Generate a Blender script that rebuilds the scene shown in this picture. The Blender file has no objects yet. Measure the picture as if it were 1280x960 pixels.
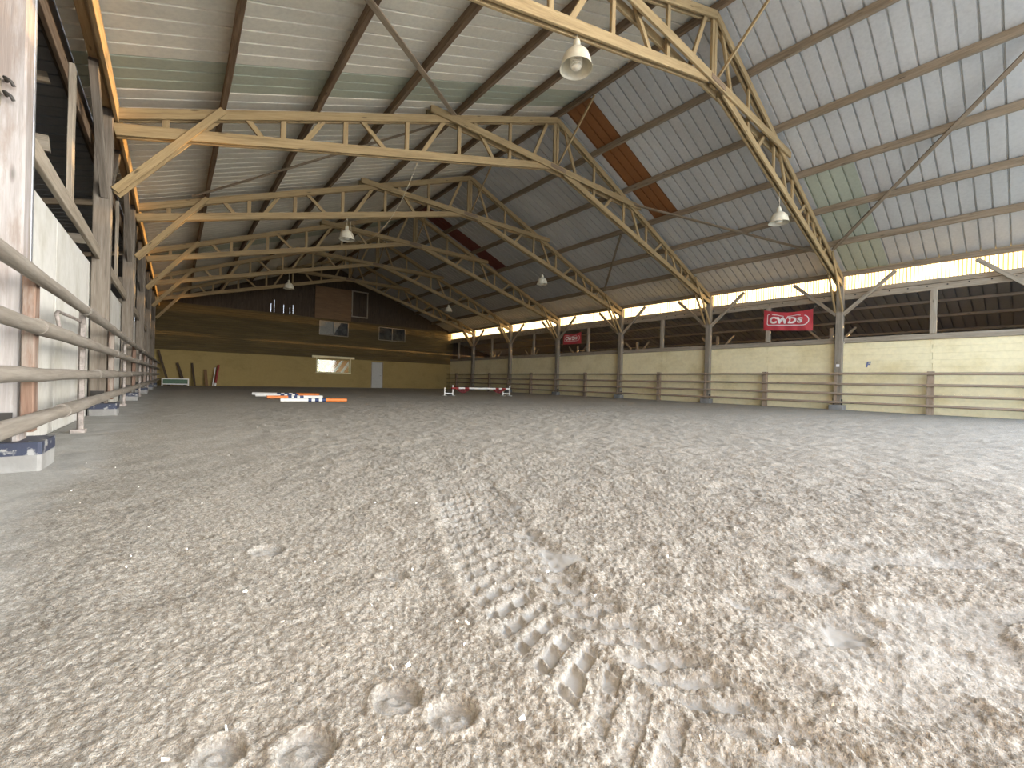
import bpy, math, random
import numpy as np
from mathutils import Vector, Matrix

random.seed(7)
RNG = np.random.default_rng(11)
SC = bpy.context.scene
COL = SC.collection
V = Vector

# ------------------------------------------------------------------ hall dimensions (metres)
XC = 9.3                 # ridge line
XL, XR = -0.97, 19.57    # post centre lines
Y1, BAY = 4.65, 5.0      # first frame, bay length
YB, YF = 33.7, -2.2      # back wall face, open front end
SLOPE = 0.4
def P(x):                # underside of the purlins
    return 9.13 - SLOPE * abs(x - XC)
FRAMES = [Y1 + BAY * k for k in range(6)]

# ------------------------------------------------------------------ materials
def new_mat(name):
    m = bpy.data.materials.new(name); m.use_nodes = True
    nt = m.node_tree; nt.nodes.clear()
    out = nt.nodes.new('ShaderNodeOutputMaterial')
    b = nt.nodes.new('ShaderNodeBsdfPrincipled')
    nt.links.new(b.outputs[0], out.inputs[0])
    return m, nt, b, out
def node(nt, typ, **kw):
    n = nt.nodes.new(typ)
    for k, v in kw.items():
        if k.startswith('in_'):
            key = k[3:]
            n.inputs[int(key) if key.isdigit() else key.replace('_', ' ')].default_value = v
        else: setattr(n, k, v)
    return n
def ramp(nt, src, stops, interp='LINEAR'):
    r = nt.nodes.new('ShaderNodeValToRGB'); r.color_ramp.interpolation = interp
    els = r.color_ramp.elements
    while len(els) < len(stops): els.new(0.5)
    for e, (p, c) in zip(els, stops):
        e.position = p; e.color = (*c, 1) if len(c) == 3 else c
    nt.links.new(src, r.inputs[0]); return r.outputs[0]
def mix(nt, fac, a, b, blend='MIX'):
    n = nt.nodes.new('ShaderNodeMix'); n.data_type = 'RGBA'; n.blend_type = blend
    for sock, val in ((n.inputs[0], fac), (n.inputs[6], a), (n.inputs[7], b)):
        if hasattr(val, 'links'): nt.links.new(val, sock)
        elif isinstance(val, (int, float)): sock.default_value = val
        else: sock.default_value = (*val, 1)
    return n.outputs[2]
def coords(nt, kind, scale):
    if kind == 'grain':
        a = node(nt, 'ShaderNodeAttribute', attribute_name='grain'); src = a.outputs['Vector']
    else:
        g = node(nt, 'ShaderNodeNewGeometry') if kind == 'world' else node(nt, 'ShaderNodeTexCoord')
        src = g.outputs['Position'] if kind == 'world' else g.outputs['Object']
    m = node(nt, 'ShaderNodeMapping'); m.inputs['Scale'].default_value = scale
    nt.links.new(src, m.inputs[0]); return m.outputs[0]
def noise(nt, co, scale=1.0, detail=4, rough=.55):
    n = node(nt, 'ShaderNodeTexNoise'); n.inputs['Scale'].default_value = scale
    n.inputs['Detail'].default_value = detail; n.inputs['Roughness'].default_value = rough
    nt.links.new(co, n.inputs['Vector']); return n.outputs['Fac']
def bump(nt, b, h, strength=.3, dist=.01):
    n = node(nt, 'ShaderNodeBump'); n.inputs['Strength'].default_value = strength
    n.inputs['Distance'].default_value = dist
    nt.links.new(h, n.inputs['Height']); nt.links.new(n.outputs[0], b.inputs['Normal'])

def wood(name, dark, mid, light, rough=.75, wear=None):
    m, nt, b, _ = new_mat(name)
    n1 = noise(nt, coords(nt, 'grain', (1.1, 16, 16)), 1, 6, .6)
    n2 = noise(nt, coords(nt, 'grain', (4, 70, 70)), 1, 3, .6)
    c = ramp(nt, n1, [(.30, dark), (.5, mid), (.72, light)])
    c = mix(nt, .35, c, ramp(nt, n2, [(.3, dark), (.7, light)]))
    v = node(nt, 'ShaderNodeTexVoronoi'); v.inputs['Scale'].default_value = 1
    nt.links.new(coords(nt, 'grain', (1.6, 7, 7)), v.inputs['Vector'])
    k = ramp(nt, v.outputs['Distance'], [(.05, (1, 1, 1)), (.14, (0, 0, 0))])
    c = mix(nt, k, c, tuple(x * .55 for x in dark))
    if wear:
        w = noise(nt, coords(nt, 'grain', (.9, 5, 5)), 1, 6, .7)
        c = mix(nt, ramp(nt, w, [(.47, (0, 0, 0)), (.6, (1, 1, 1))]), c, wear)
    nt.links.new(c, b.inputs['Base Color']); b.inputs['Roughness'].default_value = rough
    bump(nt, b, n2, .35, .006)
    return m
def plain(name, col, rough=.5, metal=0.0, var=.15, scale=9):
    m, nt, b, _ = new_mat(name)
    n = noise(nt, coords(nt, 'object', (1, 1, 1)), scale, 5, .6)
    lo = tuple(max(0, c * (1 - var)) for c in col); hi = tuple(min(1, c * (1 + var)) for c in col)
    nt.links.new(ramp(nt, n, [(.3, lo), (.7, hi)]), b.inputs['Base Color'])
    b.inputs['Roughness'].default_value = rough; b.inputs['Metallic'].default_value = metal
    bump(nt, b, n, .12, .004)
    return m

M = {}
M['truss'] = wood('pale softwood', (.19, .125, .052), (.315, .222, .105), (.41, .305, .155))
M['purlin'] = wood('brown rough softwood', (.09, .055, .032), (.17, .115, .07), (.27, .19, .12), .85)
M['eave_sun_tint'] = wood('softwood tinted as sunlit', (.28, .18, .08), (.46, .32, .16), (.58, .43, .24), .7)  # lighter and oranger than the truss wood, sunlight partly put into the colour
M['purlin_pale'] = wood('greyed softwood', (.13, .095, .058), (.235, .182, .12), (.33, .265, .19), .85)
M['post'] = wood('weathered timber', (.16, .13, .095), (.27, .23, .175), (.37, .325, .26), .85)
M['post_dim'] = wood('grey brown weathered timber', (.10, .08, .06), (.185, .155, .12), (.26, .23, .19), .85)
M['post_white'] = wood('worn whitewashed timber', (.21, .185, .17), (.33, .305, .29), (.41, .395, .385), .9, (.24, .20, .175))
M['packer'] = wood('reddish stained timber', (.10, .055, .035), (.18, .105, .07), (.25, .17, .125), .8, (.26, .22, .185))
M['log'] = wood('bare grey log', (.125, .108, .085), (.205, .18, .148), (.275, .25, .215), .8)
M['rail'] = wood('bare brown log', (.20, .14, .09), (.34, .25, .17), (.46, .37, .28), .8)
M['dark_board'] = wood('dark stained board', (.035, .022, .012), (.065, .043, .025), (.10, .07, .045), .85)
M['brown_panel'] = wood('brown plywood', (.14, .075, .03), (.19, .105, .045), (.24, .14, .06), .7)
M['stud'] = wood('grey stud timber', (.20, .165, .12), (.33, .28, .21), (.45, .40, .32), .85)

def galv(name, base, var, metal=.25, rough=.55):
    m, nt, b, _ = new_mat(name)
    co = coords(nt, 'world', (.35, 1.05, .35))
    n = noise(nt, co, 1.3, 5, .6)
    f = noise(nt, coords(nt, 'world', (14, 14, 14)), 1, 3, .6)
    c = ramp(nt, n, [(.3, tuple(x * (1 - var) for x in base)), (.7, tuple(min(1, x * (1 + var)) for x in base))])
    c = mix(nt, .25, c, ramp(nt, f, [(.3, tuple(x * .6 for x in base)), (.6, base)]))
    nt.links.new(c, b.inputs['Base Color'])
    b.inputs['Metallic'].default_value = metal; b.inputs['Roughness'].default_value = rough
    return m
M['sheet'] = galv('galvanised roofing sheet', (.54, .54, .52), .10)
M['sheet_lit_tint'] = galv('galvanised roofing sheet tinted as warmly lit', (.74, .71, .61), .10, .15)  # paler and warmer than the other slope: warm light put into the colour
M['sheet_green'] = galv('dirty green roofing sheet', (.40, .43, .34), .10, .05)
M['sheet_rust'] = galv('rust brown roofing sheet', (.22, .085, .025), .12, .0)
M['sheet_maroon'] = galv('dark maroon roofing sheet', (.14, .03, .022), .12, .0)
M['sheet_dark'] = galv('dull grey lean-to sheet', (.19, .19, .19), .14)

def translucent(name, col, tfrac=.9):
    m = bpy.data.materials.new(name); m.use_nodes = True; nt = m.node_tree; nt.nodes.clear()
    out = node(nt, 'ShaderNodeOutputMaterial'); t = node(nt, 'ShaderNodeBsdfTranslucent'); d = node(nt, 'ShaderNodeBsdfDiffuse')
    n = noise(nt, coords(nt, 'world', (1, 1, 1)), 2.2, 5, .7)
    c = ramp(nt, n, [(.3, tuple(x * .72 for x in col)), (.62, col)])
    wv = node(nt, 'ShaderNodeTexWave', wave_type='BANDS', bands_direction='Y'); wv.inputs['Scale'].default_value = .314 / .095; wv.inputs['Distortion'].default_value = 1.0; wv.inputs['Detail'].default_value = 2
    nt.links.new(coords(nt, 'world', (1, 1, .25)), wv.inputs['Vector']); flute_shade = ramp(nt, wv.outputs['Fac'], [(.10, (.16, .15, .10)), (.55, (1, 1, 1))])  # darker bands put into the colour for the shading of the flutes
    c = mix(nt, 1.0, c, flute_shade, 'MULTIPLY')
    tp = node(nt, 'ShaderNodeBsdfTransparent'); tp.inputs[0].default_value = (1, .97, .9, 1); m2 = node(nt, 'ShaderNodeMixShader'); m2.inputs[0].default_value = .12
    mx = node(nt, 'ShaderNodeMixShader'); mx.inputs[0].default_value = 1 - tfrac
    nt.links.new(c, t.inputs[0]); nt.links.new(c, d.inputs[0]); nt.links.new(mix(nt, 1.0, flute_shade, (1, .93, .74), 'MULTIPLY'), tp.inputs[0])
    nt.links.new(t.outputs[0], mx.inputs[1]); nt.links.new(d.outputs[0], mx.inputs[2]); nt.links.new(mx.outputs[0], m2.inputs[1]); nt.links.new(tp.outputs[0], m2.inputs[2]); nt.links.new(m2.outputs[0], out.inputs[0])
    return m
M['clear_strip'] = translucent('yellowed clear sheet', (.27, .255, .17))

# concrete / paint
def wallmat(name, base, stain, stain_amt=(.5, .68), streak=(1.2, 1.2, .25), bumpk=.2, rough=.9):
    m, nt, b, _ = new_mat(name)
    s = noise(nt, coords(nt, 'world', streak), 1.5, 6, .62)
    f = noise(nt, coords(nt, 'world', (9, 9, 9)), 1, 5, .6)
    c = mix(nt, ramp(nt, s, [(stain_amt[0], (0, 0, 0)), (stain_amt[1], (1, 1, 1))]), base, stain)
    c = mix(nt, .3, c, ramp(nt, f, [(.35, tuple(x * .75 for x in base)), (.6, base)]))
    sp = noise(nt, coords(nt, 'world', (2.1, 2.1, 2.1)), 1, 2, .5)
    nt.links.new(c, b.inputs['Base Color']); b.inputs['Roughness'].default_value = rough
    bump(nt, b, f, bumpk, .01)
    return m
M['panel_pale'] = wallmat('pale limewashed concrete', (.57, .565, .53), (.40, .385, .32), (.46, .70), (1.3, 1.3, .7))
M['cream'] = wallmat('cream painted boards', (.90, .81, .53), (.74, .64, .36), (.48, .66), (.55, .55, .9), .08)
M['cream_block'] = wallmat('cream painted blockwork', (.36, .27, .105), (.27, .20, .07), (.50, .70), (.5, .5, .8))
M['brown_cladding'] = wallmat('brown horizontal cladding', (.10, .072, .028), (.145, .105, .042), (.46, .62), (.28, .28, 2.2))
M['concrete'] = wallmat('grey concrete', (.27, .27, .26), (.18, .175, .165), (.45, .62), (3, 3, 3), .4)
M['bitumen'] = wallmat('chipped navy bitumen paint', (.025, .032, .06), (.36, .36, .34), (.54, .60), (7, 7, 9), .4, .5)
M['steel'] = plain('galvanised steel', (.52, .54, .58), .4, .75)
M['rusty'] = plain('rusting white steel', (.30, .265, .24), .6, .2, .45, 14)
M['iron'] = plain('dark iron', (.06, .055, .05), .6, .6)
M['enamel'] = plain('dusty cream enamel', (.62, .58, .46), .35)
M['bulb'] = plain('white glass bulb', (.82, .78, .66), .3)
M['cable'] = plain('pale cable', (.55, .47, .34), .6)
M['white_paint'] = plain('white paint', (.80, .79, .75), .45, 0, .06)
M['orange_paint'] = plain('orange paint', (.75, .22, .05), .45, 0, .1)
M['navy_paint'] = plain('navy paint', (.03, .05, .13), .45)
M['red_paint'] = plain('red paint', (.26, .025, .022), .5)
M['drape'] = plain('dark red cloth', (.12, .015, .015), .8)
M['green_paint'] = plain('green paint', (.05, .12, .06), .5)
M['door_grey'] = plain('pale grey door paint', (.46, .47, .45), .5, 0, .06)
M['banner'] = plain('red vinyl', (.52, .055, .07), .45, 0, .12, 3)
M['white_vinyl'] = plain('white vinyl print', (.85, .82, .80), .45, 0, .04)
M['black_vinyl'] = plain('dark vinyl', (.05, .02, .02), .5)
M['blue_print'] = plain('blue letter paint', (.14, .18, .34), .5)
M['hedge'] = plain('hedge leaves', (.22, .30, .06), .6, 0, .5, 30)
M['bag'] = plain('dark plastic sheet', (.03, .035, .03), .4)

m, nt, b, _ = new_mat('dusty window glass')
b.inputs['Base Color'].default_value = (.05, .055, .055, 1); b.inputs['Roughness'].default_value = .12
nn = noise(nt, coords(nt, 'world', (3, 3, 3)), 1, 4)
nt.links.new(ramp(nt, nn, [(.35, (.03, .032, .03)), (.7, (.09, .09, .085))]), b.inputs['Base Color'])
M['glass'] = m
M['frosted'] = plain('frosted panel', (.20, .20, .17), .5, 0, .2)
m = bpy.data.materials.new('clear window glass'); m.use_nodes = True; nt = m.node_tree; nt.nodes.clear()
o_ = node(nt, 'ShaderNodeOutputMaterial'); t_ = node(nt, 'ShaderNodeBsdfTransparent'); g_ = node(nt, 'ShaderNodeBsdfGlossy'); x_ = node(nt, 'ShaderNodeMixShader')
g_.inputs['Roughness'].default_value = .05; x_.inputs[0].default_value = .06; t_.inputs[0].default_value = (.93, .95, .92, 1)
nt.links.new(t_.outputs[0], x_.inputs[1]); nt.links.new(g_.outputs[0], x_.inputs[2]); nt.links.new(x_.outputs[0], o_.inputs[0])
M['clear_glass'] = m

# arena footing: fibre and sand, with packed damp patches from the mesh attribute
m, nt, b, _ = new_mat('fibre sand footing')
wc = coords(nt, 'world', (1, 1, 1))
big = noise(nt, wc, .35, 4, .55); med = noise(nt, wc, 3.2, 5, .6)
fine = noise(nt, wc, 55, 4, .7); grain = noise(nt, wc, 170, 3, .7)
c = ramp(nt, big, [(.35, (.41, .34, .255)), (.65, (.51, .43, .33))])
c = mix(nt, .45, c, ramp(nt, med, [(.32, (.31, .255, .20)), (.55, (.47, .41, .335)), (.75, (.56, .50, .42))]))
c = mix(nt, .60, c, ramp(nt, fine, [(.32, (.20, .165, .125)), (.48, (.44, .385, .315)), (.66, (.68, .62, .53))]))
c = mix(nt, .40, c, ramp(nt, grain, [(.33, (.20, .17, .135)), (.5, (.46, .41, .35)), (.68, (.72, .68, .60))]))
for sc_, fac in ((85, .38), (190, .36)):
    vo = node(nt, 'ShaderNodeTexVoronoi'); vo.inputs['Scale'].default_value = sc_; vo.inputs['Randomness'].default_value = 1
    nd = node(nt, 'ShaderNodeVectorMath', operation='ADD'); nz = node(nt, 'ShaderNodeTexNoise'); nz.inputs['Scale'].default_value = sc_ * .6
    nt.links.new(wc, nz.inputs['Vector']); sc2 = node(nt, 'ShaderNodeVectorMath', operation='SCALE'); sc2.inputs['Scale'].default_value = .9 / sc_
    nt.links.new(nz.outputs['Color'], sc2.inputs[0]); nt.links.new(wc, nd.inputs[0]); nt.links.new(sc2.outputs[0], nd.inputs[1]); nt.links.new(nd.outputs[0], vo.inputs['Vector'])
    sp_ = node(nt, 'ShaderNodeSeparateColor'); nt.links.new(vo.outputs['Color'], sp_.inputs[0])
    c = mix(nt, fac, c, ramp(nt, sp_.outputs[0], [(.0, (.10, .08, .06)), (.27, (.32, .265, .205)), (.62, (.52, .455, .37)), (.9, (.78, .73, .64)), (1, (.90, .86, .78))]))
pk = node(nt, 'ShaderNodeAttribute', attribute_name='packed')
pc = ramp(nt, med, [(.3, (.42, .40, .365)), (.7, (.57, .55, .515))])
c = mix(nt, pk.outputs['Fac'], c, pc)
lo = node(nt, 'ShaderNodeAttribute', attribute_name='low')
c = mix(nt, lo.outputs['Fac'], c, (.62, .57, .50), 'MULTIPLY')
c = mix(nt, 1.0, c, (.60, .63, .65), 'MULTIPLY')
nt.links.new(c, b.inputs['Base Color']); b.inputs['Roughness'].default_value = .9
inv = node(nt, 'ShaderNodeMath', operation='SUBTRACT'); inv.inputs[0].default_value = 1.0; nt.links.new(pk.outputs['Fac'], inv.inputs[1])
hh = node(nt, 'ShaderNodeMath', operation='ADD'); nt.links.new(fine, hh.inputs[0]); nt.links.new(grain, hh.inputs[1])
hm = node(nt, 'ShaderNodeMath', operation='MULTIPLY'); nt.links.new(hh.outputs[0], hm.inputs[0]); nt.links.new(inv.outputs[0], hm.inputs[1])
bump(nt, b, hm.outputs[0], .75, .012)
M['footing'] = m
M['yard'] = wallmat('pale gravel yard', (.50, .48, .44), (.40, .38, .34), (.4, .6), (.6, .6, .6), .4)
M['chip'] = plain('white wood chip', (.74, .71, .64), .8)

# ------------------------------------------------------------------ mesh builder
class MB:
    def __init__(s): s.v = []; s.f = []; s.g = []; s.mi = []; s.smooth = []
    def add(s, verts, faces, grain=None, mi=0, smooth=False):
        o = len(s.v); s.v += [tuple(v) for v in verts]
        s.f += [tuple(i + o for i in f) for f in faces]
        s.g += [tuple(g) for g in (grain if grain is not None else verts)]
        s.mi += [mi] * len(faces); s.smooth += [smooth] * len(faces)
    def bar(s, a, c, w, t, up=(0, 0, 1), ch=.006, mi=0, seg=1, wob=0.0):
        """rectangular timber from a to c: w across, t along 'up', chamfered edges"""
        a = V(a); c = V(c); d = c - a; L = d.length
        if L < 1e-5: return
        d.normalize(); up = V(up)
        side = d.cross(up)
        if side.length < 1e-3: side = d.cross(V((1, 0, 0)))
        side.normalize(); u = side.cross(d).normalized()
        ch = min(ch, w * .3, t * .3)
        pr = [(-w/2+ch, -t/2), (w/2-ch, -t/2), (w/2, -t/2+ch), (w/2, t/2-ch), (w/2-ch, t/2), (-w/2+ch, t/2), (-w/2, t/2-ch), (-w/2, -t/2+ch)]
        off = (random.uniform(0, 50), random.uniform(0, 9), random.uniform(0, 9))
        vs, gs = [], []
        for k in range(seg + 1):
            q = k / seg
            dx, dz = (random.uniform(-wob, wob), random.uniform(-wob, wob)) if 0 < k < seg else (0, 0)
            for (x, z) in pr:
                vs.append(a + d * (L * q) + side * (x + dx) + u * (z + dz))
                gs.append((L * q + off[0], x + off[1], z + off[2]))
        fs = []
        for k in range(seg):
            for i in range(8):
                j = (i + 1) % 8
                fs.append((k*8+i, k*8+j, (k+1)*8+j, (k+1)*8+i))
        fs.append(tuple(range(7, -1, -1))); fs.append(tuple(seg*8+i for i in range(8)))
        s.add(vs, fs, gs, mi)
    def box(s, lo, hi, mi=0, ch=.006):
        lo, hi = V(lo), V(hi)
        # run the grain along the longest side
        ex = hi - lo; ax = max(range(3), key=lambda i: ex[i]); c = (lo + hi) / 2
        a, e = c.copy(), c.copy(); a[ax] = lo[ax]; e[ax] = hi[ax]
        if ax == 2: s.bar(a, e, ex[0], ex[1], (0, 1, 0), ch, mi)
        elif ax == 0: s.bar(a, e, ex[1], ex[2], (0, 0, 1), ch, mi)
        else: s.bar(a, e, ex[0], ex[2], (0, 0, 1), ch, mi)
    def tube(s, pts, rad, n=10, mi=0, wob=0.0, caps=True):
        pts = [V(p) for p in pts]; m = len(pts)
        rad = rad if isinstance(rad, (list, tuple)) else [rad] * m
        off = (random.uniform(0, 50), random.uniform(0, 9), random.uniform(0, 9))
        vs, gs, fs = [], [], []; L = 0; prev = None
        for k, p in enumerate(pts):
            t = (pts[min(k+1, m-1)] - pts[max(k-1, 0)]).normalized()
            if prev is None:
                prev = t.cross(V((0, 0, 1)))
                if prev.length < 1e-3: prev = V((1, 0, 0))
            side = (prev - t * prev.dot(t)).normalized(); prev = side
            u = side.cross(t)
            if k: L += (p - pts[k-1]).length
            r = rad[k] * (1 + random.uniform(-wob, wob))
            for i in range(n):
                an = 2 * math.pi * i / n
                vs.append(p + side * (r * math.cos(an)) + u * (r * math.sin(an)))
                gs.append((L + off[0], rad[k] * math.cos(an) + off[1], rad[k] * math.sin(an) + off[2]))
        for k in range(m - 1):
            for i in range(n):
                j = (i + 1) % n
                fs.append((k*n+i, (k+1)*n+i, (k+1)*n+j, k*n+j))
        s.add(vs, fs, gs, mi, True)
        if caps:
            s.add(vs[:n], [tuple(range(n))], gs[:n], mi); s.add(vs[-n:], [tuple(range(n-1, -1, -1))], gs[-n:], mi)
    def lathe(s, c, prof, n=24, mi=0):
        c = V(c); vs, fs = [], []
        for (r, z) in prof:
            for i in range(n):
                a = 2 * math.pi * i / n; vs.append(c + V((r * math.cos(a), r * math.sin(a), z)))
        for k in range(len(prof) - 1):
            for i in range(n):
                j = (i + 1) % n; fs.append((k*n+i, k*n+j, (k+1)*n+j, (k+1)*n+i))
        s.add(vs, fs, None, mi, True)
    def quad(s, a, b_, c, d, mi=0): s.add([a, b_, c, d], [(0, 1, 2, 3)], None, mi)
    def build(s, name, mats, parent=None, origin=None):
        me = bpy.data.meshes.new(name)
        vs = np.array(s.v, dtype=float)
        o = bpy.data.objects.new(name, me)
        if origin == 'base':
            lo, hi = vs.min(0), vs.max(0); origin = ((lo[0]+hi[0])/2, (lo[1]+hi[1])/2, lo[2])
        if origin is not None:
            vs = vs - np.array(origin); o.location = origin
        me.from_pydata([tuple(v) for v in vs], [], s.f)
        at = me.attributes.new('grain', 'FLOAT_VECTOR', 'POINT')
        at.data.foreach_set('vector', np.array(s.g, dtype=np.float32).ravel())
        for mt in (mats if isinstance(mats, (list, tuple)) else [mats]): me.materials.append(mt)
        me.polygons.foreach_set('material_index', np.array(s.mi, dtype=np.int32))
        me.polygons.foreach_set('use_smooth', np.array(s.smooth, dtype=bool))
        me.update(); COL.objects.link(o)
        if parent is not None: o.parent = parent
        return o

def tag(o, label=None, cat=None, group=None, kind=None):
    if label: o['label'] = label
    if cat: o['category'] = cat
    if group: o['group'] = group
    if kind: o['kind'] = kind
    return o
def empty(name, loc, label, cat, group=None):
    o = bpy.data.objects.new(name, None); o.empty_display_size = .2; COL.objects.link(o); o.location = loc
    return tag(o, label, cat, group)
def struct(o, label=None):
    o['kind'] = 'structure'
    if label: o['label'] = label
    return o
def dup(root, loc, label=None, rotz=None):
    r = root.copy(); COL.objects.link(r); r.location = loc
    if rotz is not None: r.rotation_euler = (0, 0, rotz)
    if label: r['label'] = label
    for ch in list(root.children):
        c = ch.copy(); COL.objects.link(c); c.parent = r
        for g in list(ch.children):
            d = g.copy(); COL.objects.link(d); d.parent = c
    return r
ORD = ['first', 'second', 'third', 'fourth', 'fifth', 'sixth', 'seventh']

# ================================================================== THE SETTING
# ---- footing: one mesh, finest close to where one stands
def pnoise(x, y, seed):
    r = np.random.default_rng(seed); N = 256
    tab = r.random((N, N))
    xi = np.floor(x).astype(np.int64); yi = np.floor(y).astype(np.int64)
    fx = x - xi; fy = y - yi; fx = fx*fx*(3-2*fx); fy = fy*fy*(3-2*fy)
    g = lambda i, j: tab[i % N, j % N]
    return (g(xi, yi)*(1-fx)+g(xi+1, yi)*fx)*(1-fy) + (g(xi, yi+1)*(1-fx)+g(xi+1, yi+1)*fx)*fy - .5
def worley(x, y, seed):
    r = np.random.default_rng(seed); N = 256
    jx = r.random((N, N)); jy = r.random((N, N)); jr = .55 + .9 * r.random((N, N))
    xi = np.floor(x).astype(np.int64); yi = np.floor(y).astype(np.int64)
    best = np.full(x.shape, 9.0)
    for a in (-1, 0, 1):
        for b_ in (-1, 0, 1):
            i = (xi + a); j = (yi + b_)
            dx = i + jx[i % N, j % N] - x; dy = j + jy[i % N, j % N] - y
            best = np.minimum(best, np.sqrt(dx*dx + dy*dy) / jr[i % N, j % N])
    return best
def sstep(a, b_, x):
    t = np.clip((x - a) / (b_ - a), 0, 1); return t*t*(3-2*t)

TRACK = np.array([(.76, .05), (.84, .26), (.865, .46), (.88, .64), (.93, .92), (1.03, 1.25), (1.18, 1.62), (1.45, 2.2), (2.2, 3.9)])
TRACK2 = np.array([(1.62, .28), (1.44, .50), (1.39, .76), (1.27, .92), (1.22, 1.10), (1.45, 1.62), (2.1, 2.6)])
def along(x, y, pl):
    best = np.full(x.shape, 9.0); S = np.zeros_like(x); T = np.full(x.shape, 9.0); L = 0
    for (a, b_) in zip(pl[:-1], pl[1:]):
        d = b_ - a; l = np.hypot(*d); d = d / l
        px, py = x - a[0], y - a[1]
        s_ = np.clip(px*d[0] + py*d[1], 0, l); qx, qy = px - s_*d[0], py - s_*d[1]
        r = np.hypot(qx, qy); m_ = r < best
        best = np.where(m_, r, best); S = np.where(m_, L + s_, S)
        T = np.where(m_, np.sign(px*d[1] - py*d[0]) * r, T); L += l
    return S, T
HOOF = [(.392, .858, .050, .5), (.462, .745, .048, .9), (.205, .835, .050, .4), (.075, .92, .042, .3), (.62, 1.42, .05, .6), (.30, 1.9, .06, .2)]
X0, X1 = -1.08, 19.735
def surface(x, y):
    """height of the footing, with masks of packed and hollow places"""
    r = np.hypot(x, y)
    h = .030 * pnoise(x*.45, y*.45, 1) + .022 * pnoise(x*1.6, y*1.6, 2) + .016 * pnoise(x*5.2, y*5.2, 3)
    S, T = along(x, y, TRACK); inside = 1 - sstep(.205, .235, np.abs(T + .01*pnoise(x*9, y*9, 21)))
    fadeT = (1 - sstep(2.0, 3.1, S)); inside = inside * fadeT
    per = .088; ph = (S + np.abs(T) * .55) / per + .35 * pnoise(x*7, y*7, 22)
    fr = (ph + np.where(T > .012, 0, .5)) % 1.0
    lug = sstep(.05, .16, fr) * (1 - sstep(.60, .70, fr))
    lug = lug * sstep(.012, .028, np.abs(T - .012)) * (1 - sstep(.180, .205, np.abs(T)))
    split = sstep(.003, .010, np.abs((np.abs(T) + .012*pnoise(x*11, y*11, 29)) % .064 - .032))
    lug = lug * (.30 + .70 * split) * inside * (.45 + .55 * sstep(-.15, .12, pnoise(x*4, y*4, 23)))
    S2, T2 = along(x, y, TRACK2); in2 = (1 - sstep(.06, .10, np.abs(T2))) * (1 - sstep(1.9, 2.6, S2))
    pat2 = sstep(.10, .2, pnoise(x*6.5, y*6.5, 24) + .16*np.sin(S2*2*math.pi/.31)) * in2
    streak = sstep(.03, .16, pnoise((x*.77 - y*.64)*2.2, (x*.64 + y*.77)*10, 25) + .55*pnoise(x*11, y*11, 26))
    reg = np.exp(-((x - 2.0) / .85)**2 - ((y - .25) / .40)**2)
    streak = streak * sstep(.25, .6, reg)
    edge = 1 - sstep(-.62, -.30, x + .22*pnoise(x*1.4, y*1.4, 27) + .10*pnoise(x*6, y*6, 28))
    packed = np.clip(lug * .95 + pat2 + streak * .45 + edge * .7, 0, 1)
    hoofm = np.zeros_like(x); hh = np.zeros_like(x)
    for (cx, cy, rad, an) in HOOF:
        qx, qy = x - cx, y - cy; c_, s_ = math.cos(an), math.sin(an)
        ax, ay = qx*c_ + qy*s_, -qx*s_ + qy*c_
        rr = np.hypot(ax / rad, ay / (rad * 1.1)) + .07*pnoise(x*22, y*22, 41)
        m_ = 1 - sstep(.86, 1.0, rr)
        tilt = .012 + .010 * np.clip(ax / rad, -1, 1)
        frog = .008 * np.exp(-((rr - .38) / .2)**2) * (ax < .25*rad)
        hh = hh - m_ * (tilt - frog) + .005 * np.exp(-((rr - 1.15) / .15)**2); hoofm = np.maximum(hoofm, m_)
    rough = 1 - np.clip(packed*.8 + hoofm*.93, 0, .95)
    w1 = worley(x/.040 + 1.4*pnoise(x*34, y*34, 31), y/.040 + 1.4*pnoise(x*34, y*34, 32), 5)
    w2 = worley(x/.016 + 1.1*pnoise(x*80, y*80, 33), y/.016 + 1.1*pnoise(x*80, y*80, 34), 6)
    c1 = np.maximum(0, 1 - w1**2) * np.clip(pnoise(x*6, y*6, 7)*1.6 + .45, .1, 1.2); c2 = np.maximum(0, 1 - w2**2)
    nf = 1 - sstep(3.5, 7, r); ff = 1 - sstep(10, 18, r)
    right = sstep(.3, 1.3, x)                     # more trampled and coarser towards the cream wall
    clod = (.0040 + .005*right) * c1 * ff + (.0052 * c2 + .008*pnoise(x*55, y*55, 8) + .006 * pnoise(x*120, y*120, 9)) * nf * (.8 + .3*right)
    h = h + clod * rough + (.004 + .011*right) * rough * pnoise(x*15, y*15, 36)
    h = h - .016 * lug - .005 * inside - .010 * pat2 - .010 * streak
    h = h + .010 * np.exp(-((np.abs(T) - .245)/.035)**2) * fadeT * (.5 + pnoise(x*12, y*12, 37))
    h = h + hh
    h = h * (.30 + .70 * sstep(0, .4, np.minimum.reduce([x - X0, X1 - x, y - YF, YB - y])))
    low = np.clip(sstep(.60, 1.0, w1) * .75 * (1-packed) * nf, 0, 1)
    return h, np.clip(packed + hoofm*.5, 0, 1), low
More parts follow.
